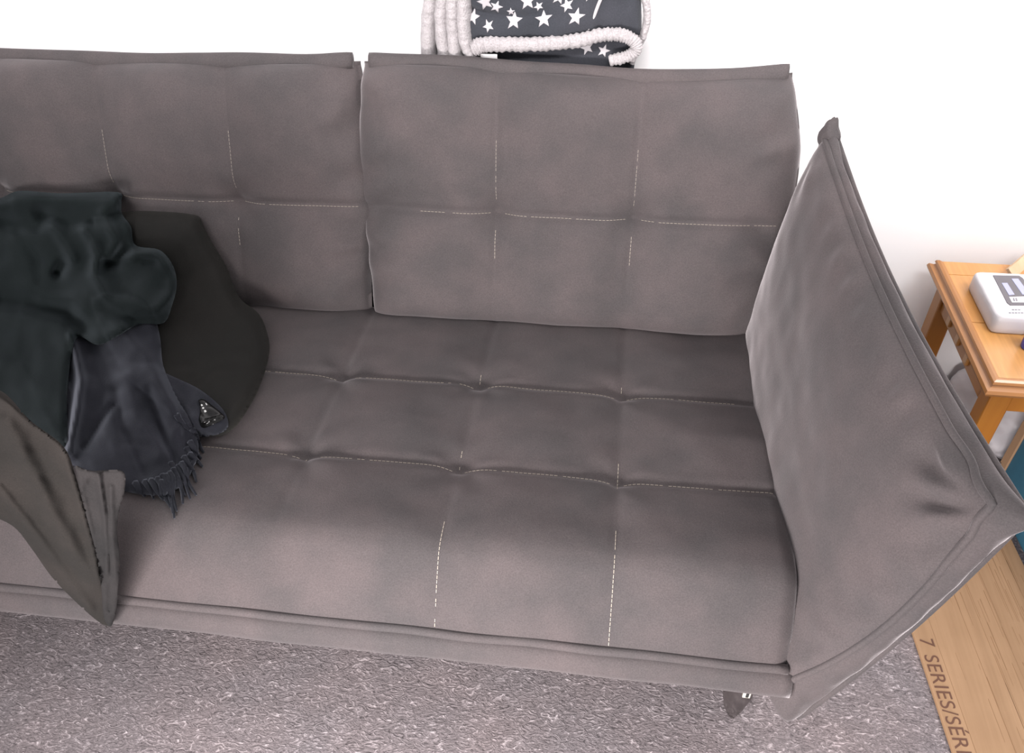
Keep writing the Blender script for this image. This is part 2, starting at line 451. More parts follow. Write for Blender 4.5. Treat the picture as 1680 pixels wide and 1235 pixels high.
# chrome blade legs
def leg(cx, cy):
    bm = bmesh.new()
    prof = [(-.028, .232), (-.030, .10), (-.020, .045), (-.004, .004), (.006, .0), (.016, .03), (.026, .085), (.030, .232)]
    vs = []
    for yy in (-.007, .007): vs.append([bm.verts.new((cx+x*1.0, cy+yy, z)) for x, z in prof])
    bm.faces.new(vs[0]); bm.faces.new(vs[1][::-1])
    for k in range(len(prof)):
        k2 = (k+1) % len(prof); bm.faces.new((vs[0][k], vs[1][k], vs[1][k2], vs[0][k2]))
    bmesh.ops.recalc_face_normals(bm, faces=bm.faces); bmesh.ops.bevel(bm, geom=bm.edges[:], offset=.003, segments=2, affect='EDGES')
    o = obj('leg', bm, M_CHROME, sofa, smooth=False)
    box('bracket', cx+.006, cx+.020, cy-.010, cy-.0065, .095, .20, M_STEEL, o, bev=.001)
    box('slot', cx+.011, cx+.016, cy-.012, cy-.0095, .10, .20, M_DARK, o, bev=.0005)
    return o
leg(.553, -.672); leg(-1.45, -.672); leg(.553, .22); leg(-1.45, .22)

# BVH of the upholstery, for laying things on it
def bvh_of(objs):
    V = []; F = []
    for o in objs:
        k = len(V); V += [v.co.copy() for v in o.data.vertices]; F += [tuple(i+k for i in p.vertices) for p in o.data.polygons]
    return BVHTree.FromPolygons(V, F)
BV = bvh_of([seat, back_l, back_r])

# ------------------------------------------------------------------ clothes pile
def smooth2(A, k, it=2):
    for _ in range(it):
        for ax in (0, 1):
            P = np.pad(A, [(k, k) if a == ax else (0, 0) for a in (0, 1)], mode='edge')
            c = np.cumsum(P, axis=ax); z = np.zeros_like(np.take(c, [0], axis=ax)); c = np.concatenate([z, c], axis=ax)
            n_ = 2*k+1
            A = (np.take(c, range(n_, c.shape[ax]), axis=ax)-np.take(c, range(0, c.shape[ax]-n_), axis=ax))/n_
    return A
def seg_dist(X, Y, P):
    D_ = np.full(X.shape, 1e9)
    for (x0, y0), (x1, y1) in zip(P, P[1:]):
        dx, dy = x1-x0, y1-y0; L2 = dx*dx+dy*dy+1e-9
        t = np.clip(((X-x0)*dx+(Y-y0)*dy)/L2, 0, 1)
        D_ = np.minimum(D_, np.hypot(X-x0-t*dx, Y-y0-t*dy))
    return D_
def inside(X, Y, P):
    I = np.zeros(X.shape, bool); n_ = len(P)
    for i in range(n_):
        x0, y0 = P[i]; x1, y1 = P[(i+1) % n_]
        c = ((y0 > Y) != (y1 > Y)) & (X < (x1-x0)*(Y-y0)/((y1-y0) if y1 != y0 else 1e-9)+x0)
        I ^= c
    return I
SURF = {}
def drape(name, outline, step, thick, edge_w, ridges, m, parent=None, base_h=0.0, blur=6, nscale=0, namp=0, yclamp=None, under=None, bulge=0.0, gap=.002, closed_under=True):
    """a cloth laid over the sofa: a closed two-sided mesh resting on what is under it"""
    out = np.array(catmull(list(outline)+[outline[0]], 5)) if len(outline) > 3 else np.array(outline)
    out = [tuple(p) for p in out]
    xs_ = np.arange(min(p[0] for p in out)-step, max(p[0] for p in out)+2*step, step)
    ys_ = np.arange(min(p[1] for p in out)-step, max(p[1] for p in out)+2*step, step)
    X, Y = np.meshgrid(xs_, ys_, indexing='ij'); ins = inside(X, Y, out).astype(int); D_ = seg_dist(X, Y, out+[out[0]])
    # snap: keep cells touching the inside, boundary verts pulled to outline
    hit = np.zeros(X.shape)
    for i in range(X.shape[0]):
        for j in range(X.shape[1]):
            d = ray(X[i, j], Y[i, j]); dl = d.length; t = 1e9
            h = BV.ray_cast(CP, d/dl, 10)
            if h[0] is not None: t = h[3]/dl
            if yclamp is not None:
                ty = (yclamp-CP.y)/d.y
                if d.y > 0: t = min(t, ty)
            else:
                t = min(t, -CP.z/d.z)
            if under is not None:
                for BB in under:
                    h = BB.ray_cast(CP, d/dl, 10)
                    if h[0] is not None: t = min(t, h[3]/dl)
            hit[i, j] = t
    sm = np.minimum(hit, smooth2(hit, blur)) if blur else hit
    sd = np.where(ins > 0, D_, 0)
    e = np.clip(sd/edge_w, 0, 1); e = np.sqrt(np.clip(1-(1-e)**2, 0, 1))
    h = thick*e
    big = sd.max()
    h = h+bulge*np.sqrt(np.clip(sd/big, 0, 1))
    for P, wd, amp in ridges:
        dd = seg_dist(X, Y, P); h = h+1.3*amp*np.exp(-(dd/wd)**2)*e
    if namp:
        N_ = np.zeros(X.shape)
        for i in range(X.shape[0]):
            for j in range(X.shape[1]):
                N_[i, j] = noise.noise(Vector((X[i, j]/nscale, Y[i, j]/nscale, len(name))))+.5*noise.noise(Vector((X[i, j]/nscale*2.3, Y[i, j]/nscale*2.1, 3)))
        h = h+namp*N_*e
    h = np.maximum(h, .0025*np.minimum(1, e*3))+gap
    V = []; top = -np.ones(X.shape, int); bot = -np.ones(X.shape, int); F = []
    Pn = np.array(out)
    need = np.zeros(X.shape, bool)
    cell = np.zeros((X.shape[0]-1, X.shape[1]-1), bool)
    for i in range(X.shape[0]-1):
        for j in range(X.shape[1]-1):
            if ins[i, j]+ins[i+1, j]+ins[i, j+1]+ins[i+1, j+1] >= 2: cell[i, j] = True; need[i:i+2, j:j+2] = True
    for i in range(X.shape[0]):
        for j in range(X.shape[1]):
            if not need[i, j]: continue
            px, py = X[i, j], Y[i, j]
            if not ins[i, j] or D_[i, j] < step*.6:
                A_ = Pn; B_ = np.roll(Pn, -1, axis=0); E_ = B_-A_
                tt_ = np.clip(((px-A_[:, 0])*E_[:, 0]+(py-A_[:, 1])*E_[:, 1])/((E_**2).sum(1)+1e-9), 0, 1)
                Q_ = A_+E_*tt_[:, None]; k = int(np.argmin((Q_[:, 0]-px)**2+(Q_[:, 1]-py)**2)); px, py = Q_[k]
            d = ray(px, py); dn = d.length
            tb = hit[i, j]-(gap+.001)/dn
            tt = min(sm[i, j], hit[i, j])-h[i, j]/dn
            tt = min(tt, tb-.0015/dn)
            top[i, j] = len(V); V.append(CP+d*tt)
            if closed_under:
                # the underside stays close behind the top where the cloth bridges a hollow
                bot[i, j] = len(V); V.append(CP+d*min(tb, tt+.12))
            else:
                bot[i, j] = len(V); V.append(CP+d*min(tb, tt+.004))
    for i in range(cell.shape[0]):
        for j in range(cell.shape[1]):
            if not cell[i, j]: continue
            q = [(i, j), (i+1, j), (i+1, j+1), (i, j+1)]
            F.append(tuple(int(top[a]) for a in q)); F.append(tuple(int(bot[a]) for a in reversed(q)))
            for (di, dj, a, b) in ((-1, 0, q[3], q[0]), (1, 0, q[1], q[2]), (0, -1, q[0], q[1]), (0, 1, q[2], q[3])):
                ii, jj = i+di, j+dj
                if ii < 0 or jj < 0 or ii >= cell.shape[0] or jj >= cell.shape[1] or not cell[ii, jj]:
                    F.append((int(top[b]), int(top[a]), int(bot[a]), int(bot[b])))
    o = pyd(name, V, F, m, parent)
    b = bmesh.new(); b.from_mesh(o.data); bmesh.ops.remove_doubles(b, verts=b.verts, dist=2e-5); bmesh.ops.dissolve_degenerate(b, edges=b.edges, dist=1e-5)
    bmesh.ops.recalc_face_normals(b, faces=b.faces); b.to_mesh(o.data); b.free()
    for p in o.data.polygons: p.use_smooth = True
    return o

bag = thing('shoulder_bag', 'smooth matte black bag with glossy clasp, lying under the crumpled jacket on sofa', 'bag', (-.55, -.2, H))
bag_body = drape('bag_body', [(150, 352), (235, 346), (318, 352), (332, 366), (346, 394), (372, 438), (392, 487), (424, 514), (438, 545), (442, 575), (433, 615), (412, 662),
     (380, 706), (345, 716), (300, 700), (250, 660), (190, 600), (140, 480)], 5, .05, 26, [([(330, 380), (400, 540), (395, 640)], 40, .010)], M_BAG, bag, blur=14, bulge=.05, nscale=70, namp=.004)
BB1 = bvh_of([bag_body])
panel = drape('side_pocket', [(262, 608), (285, 618), (330, 640), (366, 672), (374, 700), (352, 714), (318, 712), (280, 670), (255, 640)], 4, .005, 8,
     [([(280, 640), (330, 690)], 8, .006)], M_SCARF, bag, blur=0, under=[BB1], nscale=14, namp=.004)
BB2 = bvh_of([panel])
clasp = drape('clasp', [(325, 656), (334, 655), (352, 668), (368, 682), (366, 688), (350, 696), (333, 702), (326, 690), (329, 672)], 2, .005, 5,
     [([(330, 693), (366, 682)], 2.2, .004), ([(332, 699), (364, 687)], 2, -.004)], M_GLOSS, bag, blur=0, under=[BB1, BB2])
BB3 = bvh_of([clasp, panel])
def glint(px, py, a, l, wd):  # sparkle on the gloss, put in as a small pale disc
    d = ray(px, py); h = BB3.ray_cast(CP, d.normalized(), 10)
    if h[0] is None: return
    p = h[0]-d.normalized()*.0012
    e1 = (RT*math.cos(a)+UP*math.sin(a)); e2 = d.normalized().cross(e1)
    V = []; n = 8
    for lay in (0, 1):
        for k in range(n):
            an = 2*math.pi*k/n; V.append(p+e1*math.cos(an)*l+e2*math.sin(an)*wd+d.normalized()*.001*lay)
    F = [tuple(range(n)), tuple(range(2*n-1, n-1, -1))]+[(k, (k+1) % n, n+(k+1) % n, n+k) for k in range(n)]
    pyd('glint', V, F, M_GLINT, clasp, smooth=False)
for q in [(331.5, 665, -.9, .003, .0018), (333.5, 669.5, -1, .0026, .002), (337, 675, -1.1, .0036, .0022), (339, 663.5, -1, .004, .001)]: glint(*q)

scarf = thing('scarf', 'dark blue-grey fringed scarf spilling out below the black jacket', 'scarf', (-.7, -.45, H))
R2 = [([(112, 548), (124, 580), (134, 625), (128, 670), (114, 742)], 8, .034), ([(106, 560), (116, 610), (108, 690), (100, 735)], 7, -.028),
      ([(200, 545), (240, 590), (268, 640), (290, 700)], 16, .022), ([(150, 560), (170, 640), (150, 700), (136, 730)], 16, -.018),
      ([(136, 735), (165, 690), (185, 665)], 6, -.016), ([(205, 620), (225, 690), (262, 740)], 14, .016),
      ([(190, 640), (200, 700), (240, 780)], 9, -.012), ([(245, 640), (270, 720), (296, 780)], 7, -.012),
      ([(268, 600), (300, 680), (310, 740)], 8, -.010)]
sb = drape('scarf_body', [(104, 520), (140, 490), (200, 480), (245, 500), (262, 550), (268, 600), (290, 650), (312, 690), (326, 730), (318, 765), (300, 795), (262, 812), (205, 806), (150, 785), (108, 752), (98, 700), (112, 640), (106, 590)],
     4, .03, 16, R2, M_SCARF, scarf, blur=10, under=[BB1], nscale=34, namp=.007, bulge=.02)
BS = bvh_of([sb])
jacket = thing('jacket', 'crumpled black jacket heaped against left backrest with one sleeve hanging over the seat front', 'jacket', (-.85, -.2, H))
R_ = [([(0, 335), (60, 322), (150, 328), (195, 330)], 16, .030),
      ([(60, 348), (110, 366), (190, 360)], 10, -.012), ([(0, 365), (60, 372), (70, 358)], 14, -.030),
      ([(88, 372), (108, 402), (118, 425)], 11, .024), ([(104, 434), (96, 446)], 11, -.040),
      ([(140, 378), (160, 420), (154, 452), (172, 482)], 10, .030),
      ([(176, 436), (190, 425), (205, 412)], 12, -.045),
      ([(170, 350), (190, 395), (182, 420)], 10, .022),
      ([(185, 428), (210, 421), (228, 430)], 6, .010),
      ([(215, 415), (262, 420), (285, 450), (286, 480), (262, 510)], 15, .030),
      ([(228, 428), (250, 428)], 8, -.020),
      ([(170, 505), (215, 528), (258, 522), (280, 505)], 12, -.024),
      ([(150, 480), (200, 500), (240, 490)], 26, .014),
      ([(0, 492), (60, 498), (110, 512), (140, 540)], 15, -.034),
      ([(70, 490), (120, 492), (135, 508)], 13, .020), ([(20, 400), (40, 450), (60, 470)], 22, .016),
      ([(0, 450), (15, 430)], 16, .014), ([(30, 380), (60, 420), (64, 460)], 11, -.012)]
jb = drape('jacket_body', [(-60, 338), (0, 325), (32, 313), (100, 317), (192, 315), (199, 330), (200, 350), (215, 372), (222, 402), (262, 410), (284, 436), (290, 468), (282, 502),
     (268, 530), (228, 532), (192, 552), (160, 566), (128, 552), (116, 590), (110, 650), (106, 735), (60, 712), (0, 665), (-60, 650)], 4, .030, 13, R_, M_JACKET, jacket, blur=16, bulge=.055, under=[BB1, BS], nscale=60, namp=.012)
BJ = bvh_of([jb])
# fringe: twisted tassels off the lower right edge
FR = []
rnd = random.Random(9)
fr = [((318, 735), (330, 752)), ((322, 715), (334, 742)), ((318, 755), (316, 772)), ((308, 760), (322, 790)), ((304, 770), (322, 812)), ((298, 775), (312, 818)), ((290, 780), (300, 826)),
      ((284, 786), (290, 838)), ((278, 790), (286, 850)), ((272, 790), (284, 842)), ((264, 795), (276, 826)), ((254, 798), (268, 820)), ((244, 800), (252, 818)), ((228, 802), (238, 814)), ((312, 745), (332, 765)), ((286, 770), (304, 812)), ((296, 690), (322, 712)), ((270, 800), (280, 832))]
for (a, b) in fr:
    mid = ((a[0]+b[0])/2+rnd.uniform(-4, 4), (a[1]+b[1])/2)
    pts = []
    for q in catmull([(a[0]-6, a[1]-10), a, mid, b], 4):
        d = ray(*q); dn = d.normalized(); h = BV.ray_cast(CP, dn, 10); t = h[3]-.006 if h[0] is not None else 1.5
        h2 = BS.ray_cast(CP, dn, 10)
        if h2[0] is not None: t = min(t, h2[3]-.001)
        pts.append(CP+dn*t)
    tube_vf(pts, lambda u: .0065*(1-u*.7), 6, V=None if not FR else FR[0], F=None if not FR else FR[1]) if FR else FR.extend(tube_vf(pts, lambda u: .0065*(1-u*.7), 6))
tag(pyd('fringe', FR[0], FR[1], M_SCARF, scarf), kind='stuff')
# hanging sleeve of the jacket
R3 = [([(0, 655), (60, 690), (115, 745)], 9, .016), ([(10, 690), (45, 760), (90, 850), (150, 950)], 16, .020), ([(112, 760), (140, 850), (166, 950)], 7, .014),
      ([(70, 730), (110, 820), (150, 910)], 20, -.006), ([(0, 800), (40, 850), (100, 930), (150, 1000)], 7, .012)]
sl = drape('sleeve', [(-60, 640), (0, 640), (50, 690), (104, 732), (124, 780), (138, 832), (156, 900), (172, 965), (186, 1008), (182, 1026), (162, 1020), (122, 985), (84, 945), (52, 900), (20, 862), (-30, 842), (-60, 838)],
     4, .012, 9, R3, M_SLEEVE, jacket, blur=4, yclamp=-.768, nscale=40, namp=.006, bulge=.004, closed_under=False)
cf = drape('cuff', [(122, 762), (150, 772), (200, 772), (205, 800), (196, 838), (192, 870), (197, 915), (194, 960), (190, 1005), (181, 1028), (170, 1010), (166, 960), (156, 900), (140, 840)],
     3, .010, 7, [([(184, 950), (182, 990)], 3, .006), ([(150, 790), (160, 850), (170, 905)], 5, -.012), ([(160, 770), (172, 850), (176, 940)], 4, .014), ([(142, 800), (158, 870), (168, 950)], 4, -.014), ([(182, 800), (184, 880), (190, 950)], 5, .010), ([(182, 960), (180, 1000)], 4, -.008)],
     M_CUFF, jacket, blur=4, yclamp=-.772, under=[bvh_of([sl])], nscale=20, namp=.004, closed_under=False)

# ------------------------------------------------------------------ star blanket
M_NAVY = fabric('blanket_charcoal', (.042, .045, .054), sheen=.2, srough=.5, tint=(.9, .93, 1), var=.08)
M_SHERPA = mat('sherpa', (.66, .61, .62), .95, sheen=.1)
ts = tex(M_SHERPA, scale=260, detail=3, rough=.7); ts2 = tex(M_SHERPA, scale=70, detail=2)
base(M_SHERPA, ramp(M_SHERPA, ts.outputs['Fac'], [(.3, (.38, .35, .355)), (.6, (.52, .485, .495))])); bump(M_SHERPA, ts.outputs['Fac'], .004, .8)
M_STAR = mat('star_print', (.56, .53, .55), .9)
bl_ = thing('blanket', 'folded charcoal fleece blanket with white stars and sherpa edging behind sofa back', 'blanket', (.06, .28, .845))
YB = .262
def bpx(px, py, y=YB): return at(px, py, y=y)
# body: plump folded slab, its front face bulging to the room
def slab_fn(quad, dep, bul, seed, wr=.006):
    A, B_, C_, D_ = quad          # top-left, top-right, bottom-right, bottom-left (front plane)
    def f(u, v):
        p = (A*(1-u)+B_*u)*(1-v)+(D_*(1-u)+C_*u)*v
        e = (max(0, 1-abs(2*u-1)**4)**.5)*(max(0, 1-abs(2*v-1)**5)**.5)
        d = bul*e+wr*nz(u*1.3, v, seed, 3.3)*e
        return p+Vector((0, -d, 0))
    def bk(u, v): p = (A*(1-u)+B_*u)*(1-v)+(D_*(1-u)+C_*u)*v; return p+Vector((0, dep, 0))
    return f, bk
def slab(name, f, bk, m, parent, U=60, W=40):
    V = []; F = []; n = W+1
    for q in (f, bk):
        for i in range(U+1):
            for j in range(n): V.append(q(i/U, j/W))
    o = (U+1)*n
    for i in range(U):
        for j in range(W): a = i*n+j; F.append((a, a+n, a+n+1, a+1)); F.append((o+a, o+a+1, o+a+n+1, o+a+n))
    for i in range(U):
        for j in (0, W): a = i*n+j; F.append((a, a+n, o+a+n, o+a))
    for j in range(W):
        for i in (0, U): a = i*n+j; F.append((a, a+1, o+a+1, o+a))
    x = pyd(name, V, F, m, parent); recalc(x.data)
    for p in x.data.polygons: p.use_smooth = True
    return x
QA = [bpx(766, -60), bpx(1010, -60), bpx(985, 62), bpx(768, 70)]
fA, kA = slab_fn(QA, .085, .03, 1.1, .014)
def fA2(u, v):
    p = fA(u, v)
    # soft fold running up from the left, as the cloth is tucked
    fold = g((v-.62)+.5*(u-.3)**2*2, .05)*max(0, 1-u*1.6)
    return p+Vector((0, .014*fold, 0))
slab('star_fold', fA2, kA, M_NAVY, bl_)
QB = [bpx(985, -50), bpx(1050, -50), bpx(1052, 58), bpx(965, 52)]
fB, kB = slab_fn(QB, .085, .024, 3.3, .004); slab('plain_fold', fB, kB, M_NAVY, bl_, 30, 30)
QC = [bpx(800, 66), bpx(1046, 60), bpx(1036, 150), bpx(800, 150)]
fC, kC = slab_fn(QC, .07, .012, 6.3, .005); slab('lower_fold', fC, kC, M_NAVY, bl_, 50, 16)
def star(fn, u, v, r, rot, quad, off=.0012):
    # flat star print following the cloth
    W_ = (quad[1]-quad[0]).length; H_ = (quad[3]-quad[0]).length
    pts2 = []
    for k in range(10):
        a = rot+math.pi/2+k*math.pi/5; rr = r if k % 2 == 0 else r*.42; pts2.append((rr*math.cos(a), rr*math.sin(a)))
    V = []; F = []
    rings = [0, .33, .66, 1]
    def P(x, y, o_):
        uu = min(1, max(0, u+x/W_)); vv = min(1, max(0, v-y/H_)); p = fn(uu, vv); return p+Vector((0, -o_, 0))
    for lay, oo in enumerate((off, -.002)):
        for rg in rings:
            for k in range(20):
                a = pts2[(k//2) % 10]; b = pts2[(k//2+1) % 10]; t = .5*(k % 2)
                V.append(P((a[0]*(1-t)+b[0]*t)*rg, (a[1]*(1-t)+b[1]*t)*rg, oo))
    for rg in range(3):
        for k in range(20):
            k2 = (k+1) % 20; F.append((rg*20+k, rg*20+k2, (rg+1)*20+k2, (rg+1)*20+k))
    for k in range(20): k2 = (k+1) % 20; F.append((60+k, 60+k2, 140+k2, 140+k))
    x = pyd('star_print', V, F, M_STAR, bl_)
def uv_of(quad, px, py, bulge=.03):
    p = at(px, py, y=YB-bulge); A = quad[0]
    v = (A.z-p.z)/(A.z-quad[3].z); l = quad[0].lerp(quad[3], v); r_ = quad[1].lerp(quad[2], v)
    return (p.x-l.x)/(r_.x-l.x), v
for (px, py, r, rot) in [(796, 5, .0145, .3), (814, 14, .011, -.35), (774, 32, .012, -.2), (801, 45, .010, .5), (843, 38, .0145, -.05), (838, 23, .007, .1), (866, 4, .0145, .1), (892, 37, .0145, .12), (884, 14, .008, .5), (917, 1, .012, -.2), (930, 15, .011, .4), (945, 35, .0145, -.12), (966, 0, .010, .3), (840, -22, .014, -.2), (890, -24, .014, .2)]:
    u, v = uv_of(QA, px, py); star(fA2, u, v, r*1.3, rot, QA)
for (px, py, r, rot) in [(963, 85, .012, .3), (990, 92, .011, -.3)]:
    u, v = uv_of(QC, px, py, .01); star(fC, u, v, r*1.25, rot, QC)
# sherpa: binding between folds, right rim, fluffy trim, left hanging folds
def rope(name, px_pts, y, r, m, parent, flat=1, seed=0, ruffle=0, ribs=.12):
    P = [bpx(q[0], q[1], y if len(q) < 3 else q[2]) for q in px_pts]
    P = [Vector(p) for p in catmull(P, 34)]
    V = []; F = []; n = 14; nrm = Vector((0, -1, 0))
    for i, p in enumerate(P):
        t = (P[min(i+1, len(P)-1)]-P[max(i-1, 0)]).normalized(); b = t.cross(nrm).normalized(); q = b.cross(t)
        rr = r(i/(len(P)-1)) if callable(r) else r
        for k in range(n):
            an = 2*math.pi*k/n
            f = 1+ruffle*(1.2*nz(i*.11, k*.5, seed, 1.0)+ribs*math.sin(i*.9+1.5*nz(i*.1, 0, seed, 1)))
            V.append(p+(b*math.cos(an)+q*math.sin(an)*flat)*rr*f)
    for i in range(len(P)-1):
        for k in range(n): F.append((i*n+k, i*n+(k+1) % n, (i+1)*n+(k+1) % n, (i+1)*n+k))
    F.append(tuple(range(n))[::-1]); F.append(tuple((len(P)-1)*n+k for k in range(n)))
    x = pyd(name, V, F, m, parent); recalc(x.data)
    for p in x.data.polygons: p.use_smooth = True
    return x
rope('binding', [(1000, -30), (985, 0), (975, 25), (965, 48)], YB-.022, .0035, M_STAR, bl_)
rope('sherpa_rim', [(1030, -45), (1050, -20), (1060, 5), (1062, 30), (1056, 55), (1046, 76), (1036, 100)], YB+.0, .008, M_SHERPA, bl_, flat=2.6, seed=4, ruffle=.12)
rope('sherpa_trim', [(776, 80), (795, 73), (840, 73), (890, 72), (940, 68), (985, 58), (1015, 57), (1038, 66), (1044, 80), (1030, 92), (1000, 100)], YB-.034, lambda u: .0155-.004*u, M_SHERPA, bl_, flat=.8, seed=2, ruffle=.16, ribs=.5)
for k, (pa, rr) in enumerate([([(716, -40), (708, 0), (704, 50), (706, 150)], .014), ([(735, -40), (728, 0), (727, 50), (742, 150)], .014), ([(752, -40), (745, 0), (746, 50), (754, 150)], .014), ([(768, -40), (762, 10), (764, 60), (776, 92), (782, 130)], .013)]):
    rope('sherpa_fold', pa, YB+.012-.006*k, rr*1.2, M_SHERPA, bl_, flat=1.9, seed=10+k, ruffle=.08)
M_LABEL = mat('care_label', (.8, .78, .78), .7)
c_ = bpx(802, 93, YB-.03); box('care_label', c_.x-.018, c_.x+.018, c_.y-.001, c_.y+.001, c_.z-.008, c_.z+.006, M_LABEL, bl_, bev=.0005)
for k in range(3):
    rope('tassel', [(1034+k*3, 82), (1033+k*2, 92), (1031+k*3, 104)], YB-.012, .0016, M_DARK, bl_)

# ------------------------------------------------------------------ side table
M_WOOD = mat('pine_varnish', (.50, .21, .055), .35, coat=.3)
tg = tex(M_WOOD, scale=9, detail=5, dist=1.2, stretch=(1, .12, 1)); tg2 = tex(M_WOOD, scale=120, detail=2, stretch=(1, .05, 1))
rw = ramp(M_WOOD, tg.outputs['Fac'], [(.25, (.60, .26, .06)), (.5, (.72, .36, .11)), (.75, (.80, .45, .17))])
rw2 = ramp(M_WOOD, tg2.outputs['Fac'], [(.3, (.88, .85, .8)), (.7, (1.08, 1.05, 1.02))]); base(M_WOOD, mixc(M_WOOD, rw, rw2, 1.))
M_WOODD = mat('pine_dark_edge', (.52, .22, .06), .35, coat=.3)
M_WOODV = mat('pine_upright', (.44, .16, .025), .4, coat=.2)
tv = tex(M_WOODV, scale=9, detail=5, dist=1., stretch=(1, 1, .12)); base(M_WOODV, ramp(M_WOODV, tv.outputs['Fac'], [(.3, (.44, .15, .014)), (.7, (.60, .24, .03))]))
table = thing('side_table', 'varnished orange pine side table with moulded top against the white wall', 'table', (1.28, .08, 0))
TX0, TX1, TY0, TY1, TZ = 1.035, 1.56, -.148, .30, .45
for k, (a, b) in enumerate([(.245, TY1), (.06, .2435), (-.125, .0585)]):
    box('top_plank', TX0+.018, TX1-.018, a, b-(.0 if k else .0), TZ-.02, TZ, M_WOOD, table, bev=.0015)
def mould(name, a, b, out):
    # stepped moulding: bead, cove and lip along one edge
    prof_m = [(0, 0), (.006, .0), (.011, -.003), (.013, -.008), (.009, -.012), (.013, -.016), (.021, -.019), (.024, -.026), (.021, -.033), (.010, -.035), (0, -.035)]
    V = []; F = []; n = len(prof_m); a = Vector(a); b = Vector(b); out = Vector(out); t = (b-a).normalized()
    for p, sg in ((a, -1), (b, 1)):
        for (o_, z) in prof_m: V.append(p+out*o_+Vector((0, 0, z))+t*sg*o_)
    for k in range(n): k2 = (k+1) % n; F.append((k, k2, n+k2, n+k))
    F.append(tuple(range(n))); F.append(tuple(range(2*n-1, n-1, -1)))
    x = pyd(name, V, F, M_WOODD, table, smooth=False); recalc(x.data); return x
mould('edge_moulding', (TX0+.018, TY0+.022, TZ), (TX0+.018, TY1-.002, TZ), (-1, 0, 0))
mould('edge_moulding', (TX0+.018, TY0+.022, TZ), (TX1-.018, TY0+.022, TZ), (0, -1, 0))
mould('edge_moulding', (TX1-.018, TY0+.022, TZ), (TX1-.018, TY1-.002, TZ), (1, 0, 0))
AZ = .345
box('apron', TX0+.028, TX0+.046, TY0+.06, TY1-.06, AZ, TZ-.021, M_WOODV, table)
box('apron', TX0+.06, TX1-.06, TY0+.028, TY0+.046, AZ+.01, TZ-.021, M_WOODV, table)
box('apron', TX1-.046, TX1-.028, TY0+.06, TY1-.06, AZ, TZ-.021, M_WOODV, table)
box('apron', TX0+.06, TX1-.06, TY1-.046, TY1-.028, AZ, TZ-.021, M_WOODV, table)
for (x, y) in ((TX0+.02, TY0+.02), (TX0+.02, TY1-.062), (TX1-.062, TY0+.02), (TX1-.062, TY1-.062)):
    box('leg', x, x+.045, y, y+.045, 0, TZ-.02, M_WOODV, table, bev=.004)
for yy in (.02, .09, .16): box('corner_block', TX0+.022, TX0+.030, yy, yy+.02, AZ+.012, TZ-.036, M_WOOD, table, bev=.002)

# wipes pack
M_PACK = mat('pack_white', (.86, .83, .86), .35)
M_GREYP = mat('pack_grey_panel', (.16, .15, .17), .4); M_LILAC = mat('pack_lilac', (.50, .52, .78), .4); M_INK = mat('pack_ink', (.3, .3, .34), .5)
pack = thing('wipes_pack', 'white soft plastic wipes pack with grey label panel on the pine table', 'pack', (1.17, .1, TZ))
PX0, PX1, PY0, PY1, PH = 1.077, 1.235, .020, .195, .046
def pack_pt(u, v, w_):   # u,v in -1..1, w 0..1
    sx = (PX1-PX0)/2; sy = (PY1-PY0)/2
    return Vector(((PX0+PX1)/2+u*sx, (PY0+PY1)/2+v*sy, TZ+w_*PH))
V = []; F = []; nu = 40; 
ring = []
K = [(0, .95), (.12, .99), (.35, 1.), (.70, .998), (.88, .985), (.97, .955), (1.0, .91), (1.012, .5), (1.015, 0)]
N = 80
for (w_, sc) in K:
    for k in range(N):
        a = 2*math.pi*k/N; c, s_ = math.cos(a), math.sin(a)
        e = 1/((abs(c)**14+abs(s_)**14)**(1/14)); wr = .018*nz(c*3, s_*3, w_*3, 3)*(1 if .05 < w_ < .9 else .3)
        V.append(pack_pt(c*e*(sc+wr), s_*e*(sc+wr), w_))
for r_ in range(len(K)-1):
    for k in range(N): k2 = (k+1) % N; F.append((r_*N+k, r_*N+k2, (r_+1)*N+k2, (r_+1)*N+k))
F.append(tuple(range(N))[::-1])
pb = pyd('wrapper', V, F, M_PACK, pack); recalc(pb.data)
for p in pb.data.polygons: p.use_smooth = True
ztop = TZ+PH*1.016
def topquad(name, pxs, m, par, z=ztop, h=.0012):
    P = [at(a, b, z=z) for a, b in pxs]; V = [Vector((p.x, p.y, z+h)) for p in P]+[Vector((p.x, p.y, z-.001)) for p in P]; n = len(P)
    F = [tuple(range(n)), tuple(range(2*n-1, n-1, -1))]+[(k, (k+1) % n, n+(k+1) % n, n+k) for k in range(n)]
    x = pyd(name, V, F, m, par, smooth=False); recalc(x.data); return x
lab = topquad('label_panel', [(1629, 452), (1672, 453), (1678, 457), (1706, 501), (1657, 501), (1652, 497)], M_GREYP, pack)
topquad('print_block', [(1643, 465), (1652, 465), (1664, 484), (1655, 485)], M_LILAC, lab, h=.0018)
topquad('print_block', [(1659, 458), (1670, 458), (1689, 484), (1677, 484)], M_LILAC, lab, h=.0018)
topquad('print_strip', [(1655, 488), (1696, 487), (1702, 497), (1660, 497)], M_PACK, lab, h=.0018)
for a in ((1661, 490), (1665, 490)): topquad('symbol', [a, (a[0]+2.5, a[1]), (a[0]+4, a[1]+5), (a[0]+1.5, a[1]+5)], M_INK, lab, h=.0024)
for i, y0 in enumerate((507.5, 512.5)):
    for k in range(6 if i else 3):
        x0 = 1655+k*5+(5 if not i else 0); topquad('small_print', [(x0, y0), (x0+3.5, y0), (x0+4, y0+1), (x0+.5, y0+1)], M_INK, pack, h=.0006)

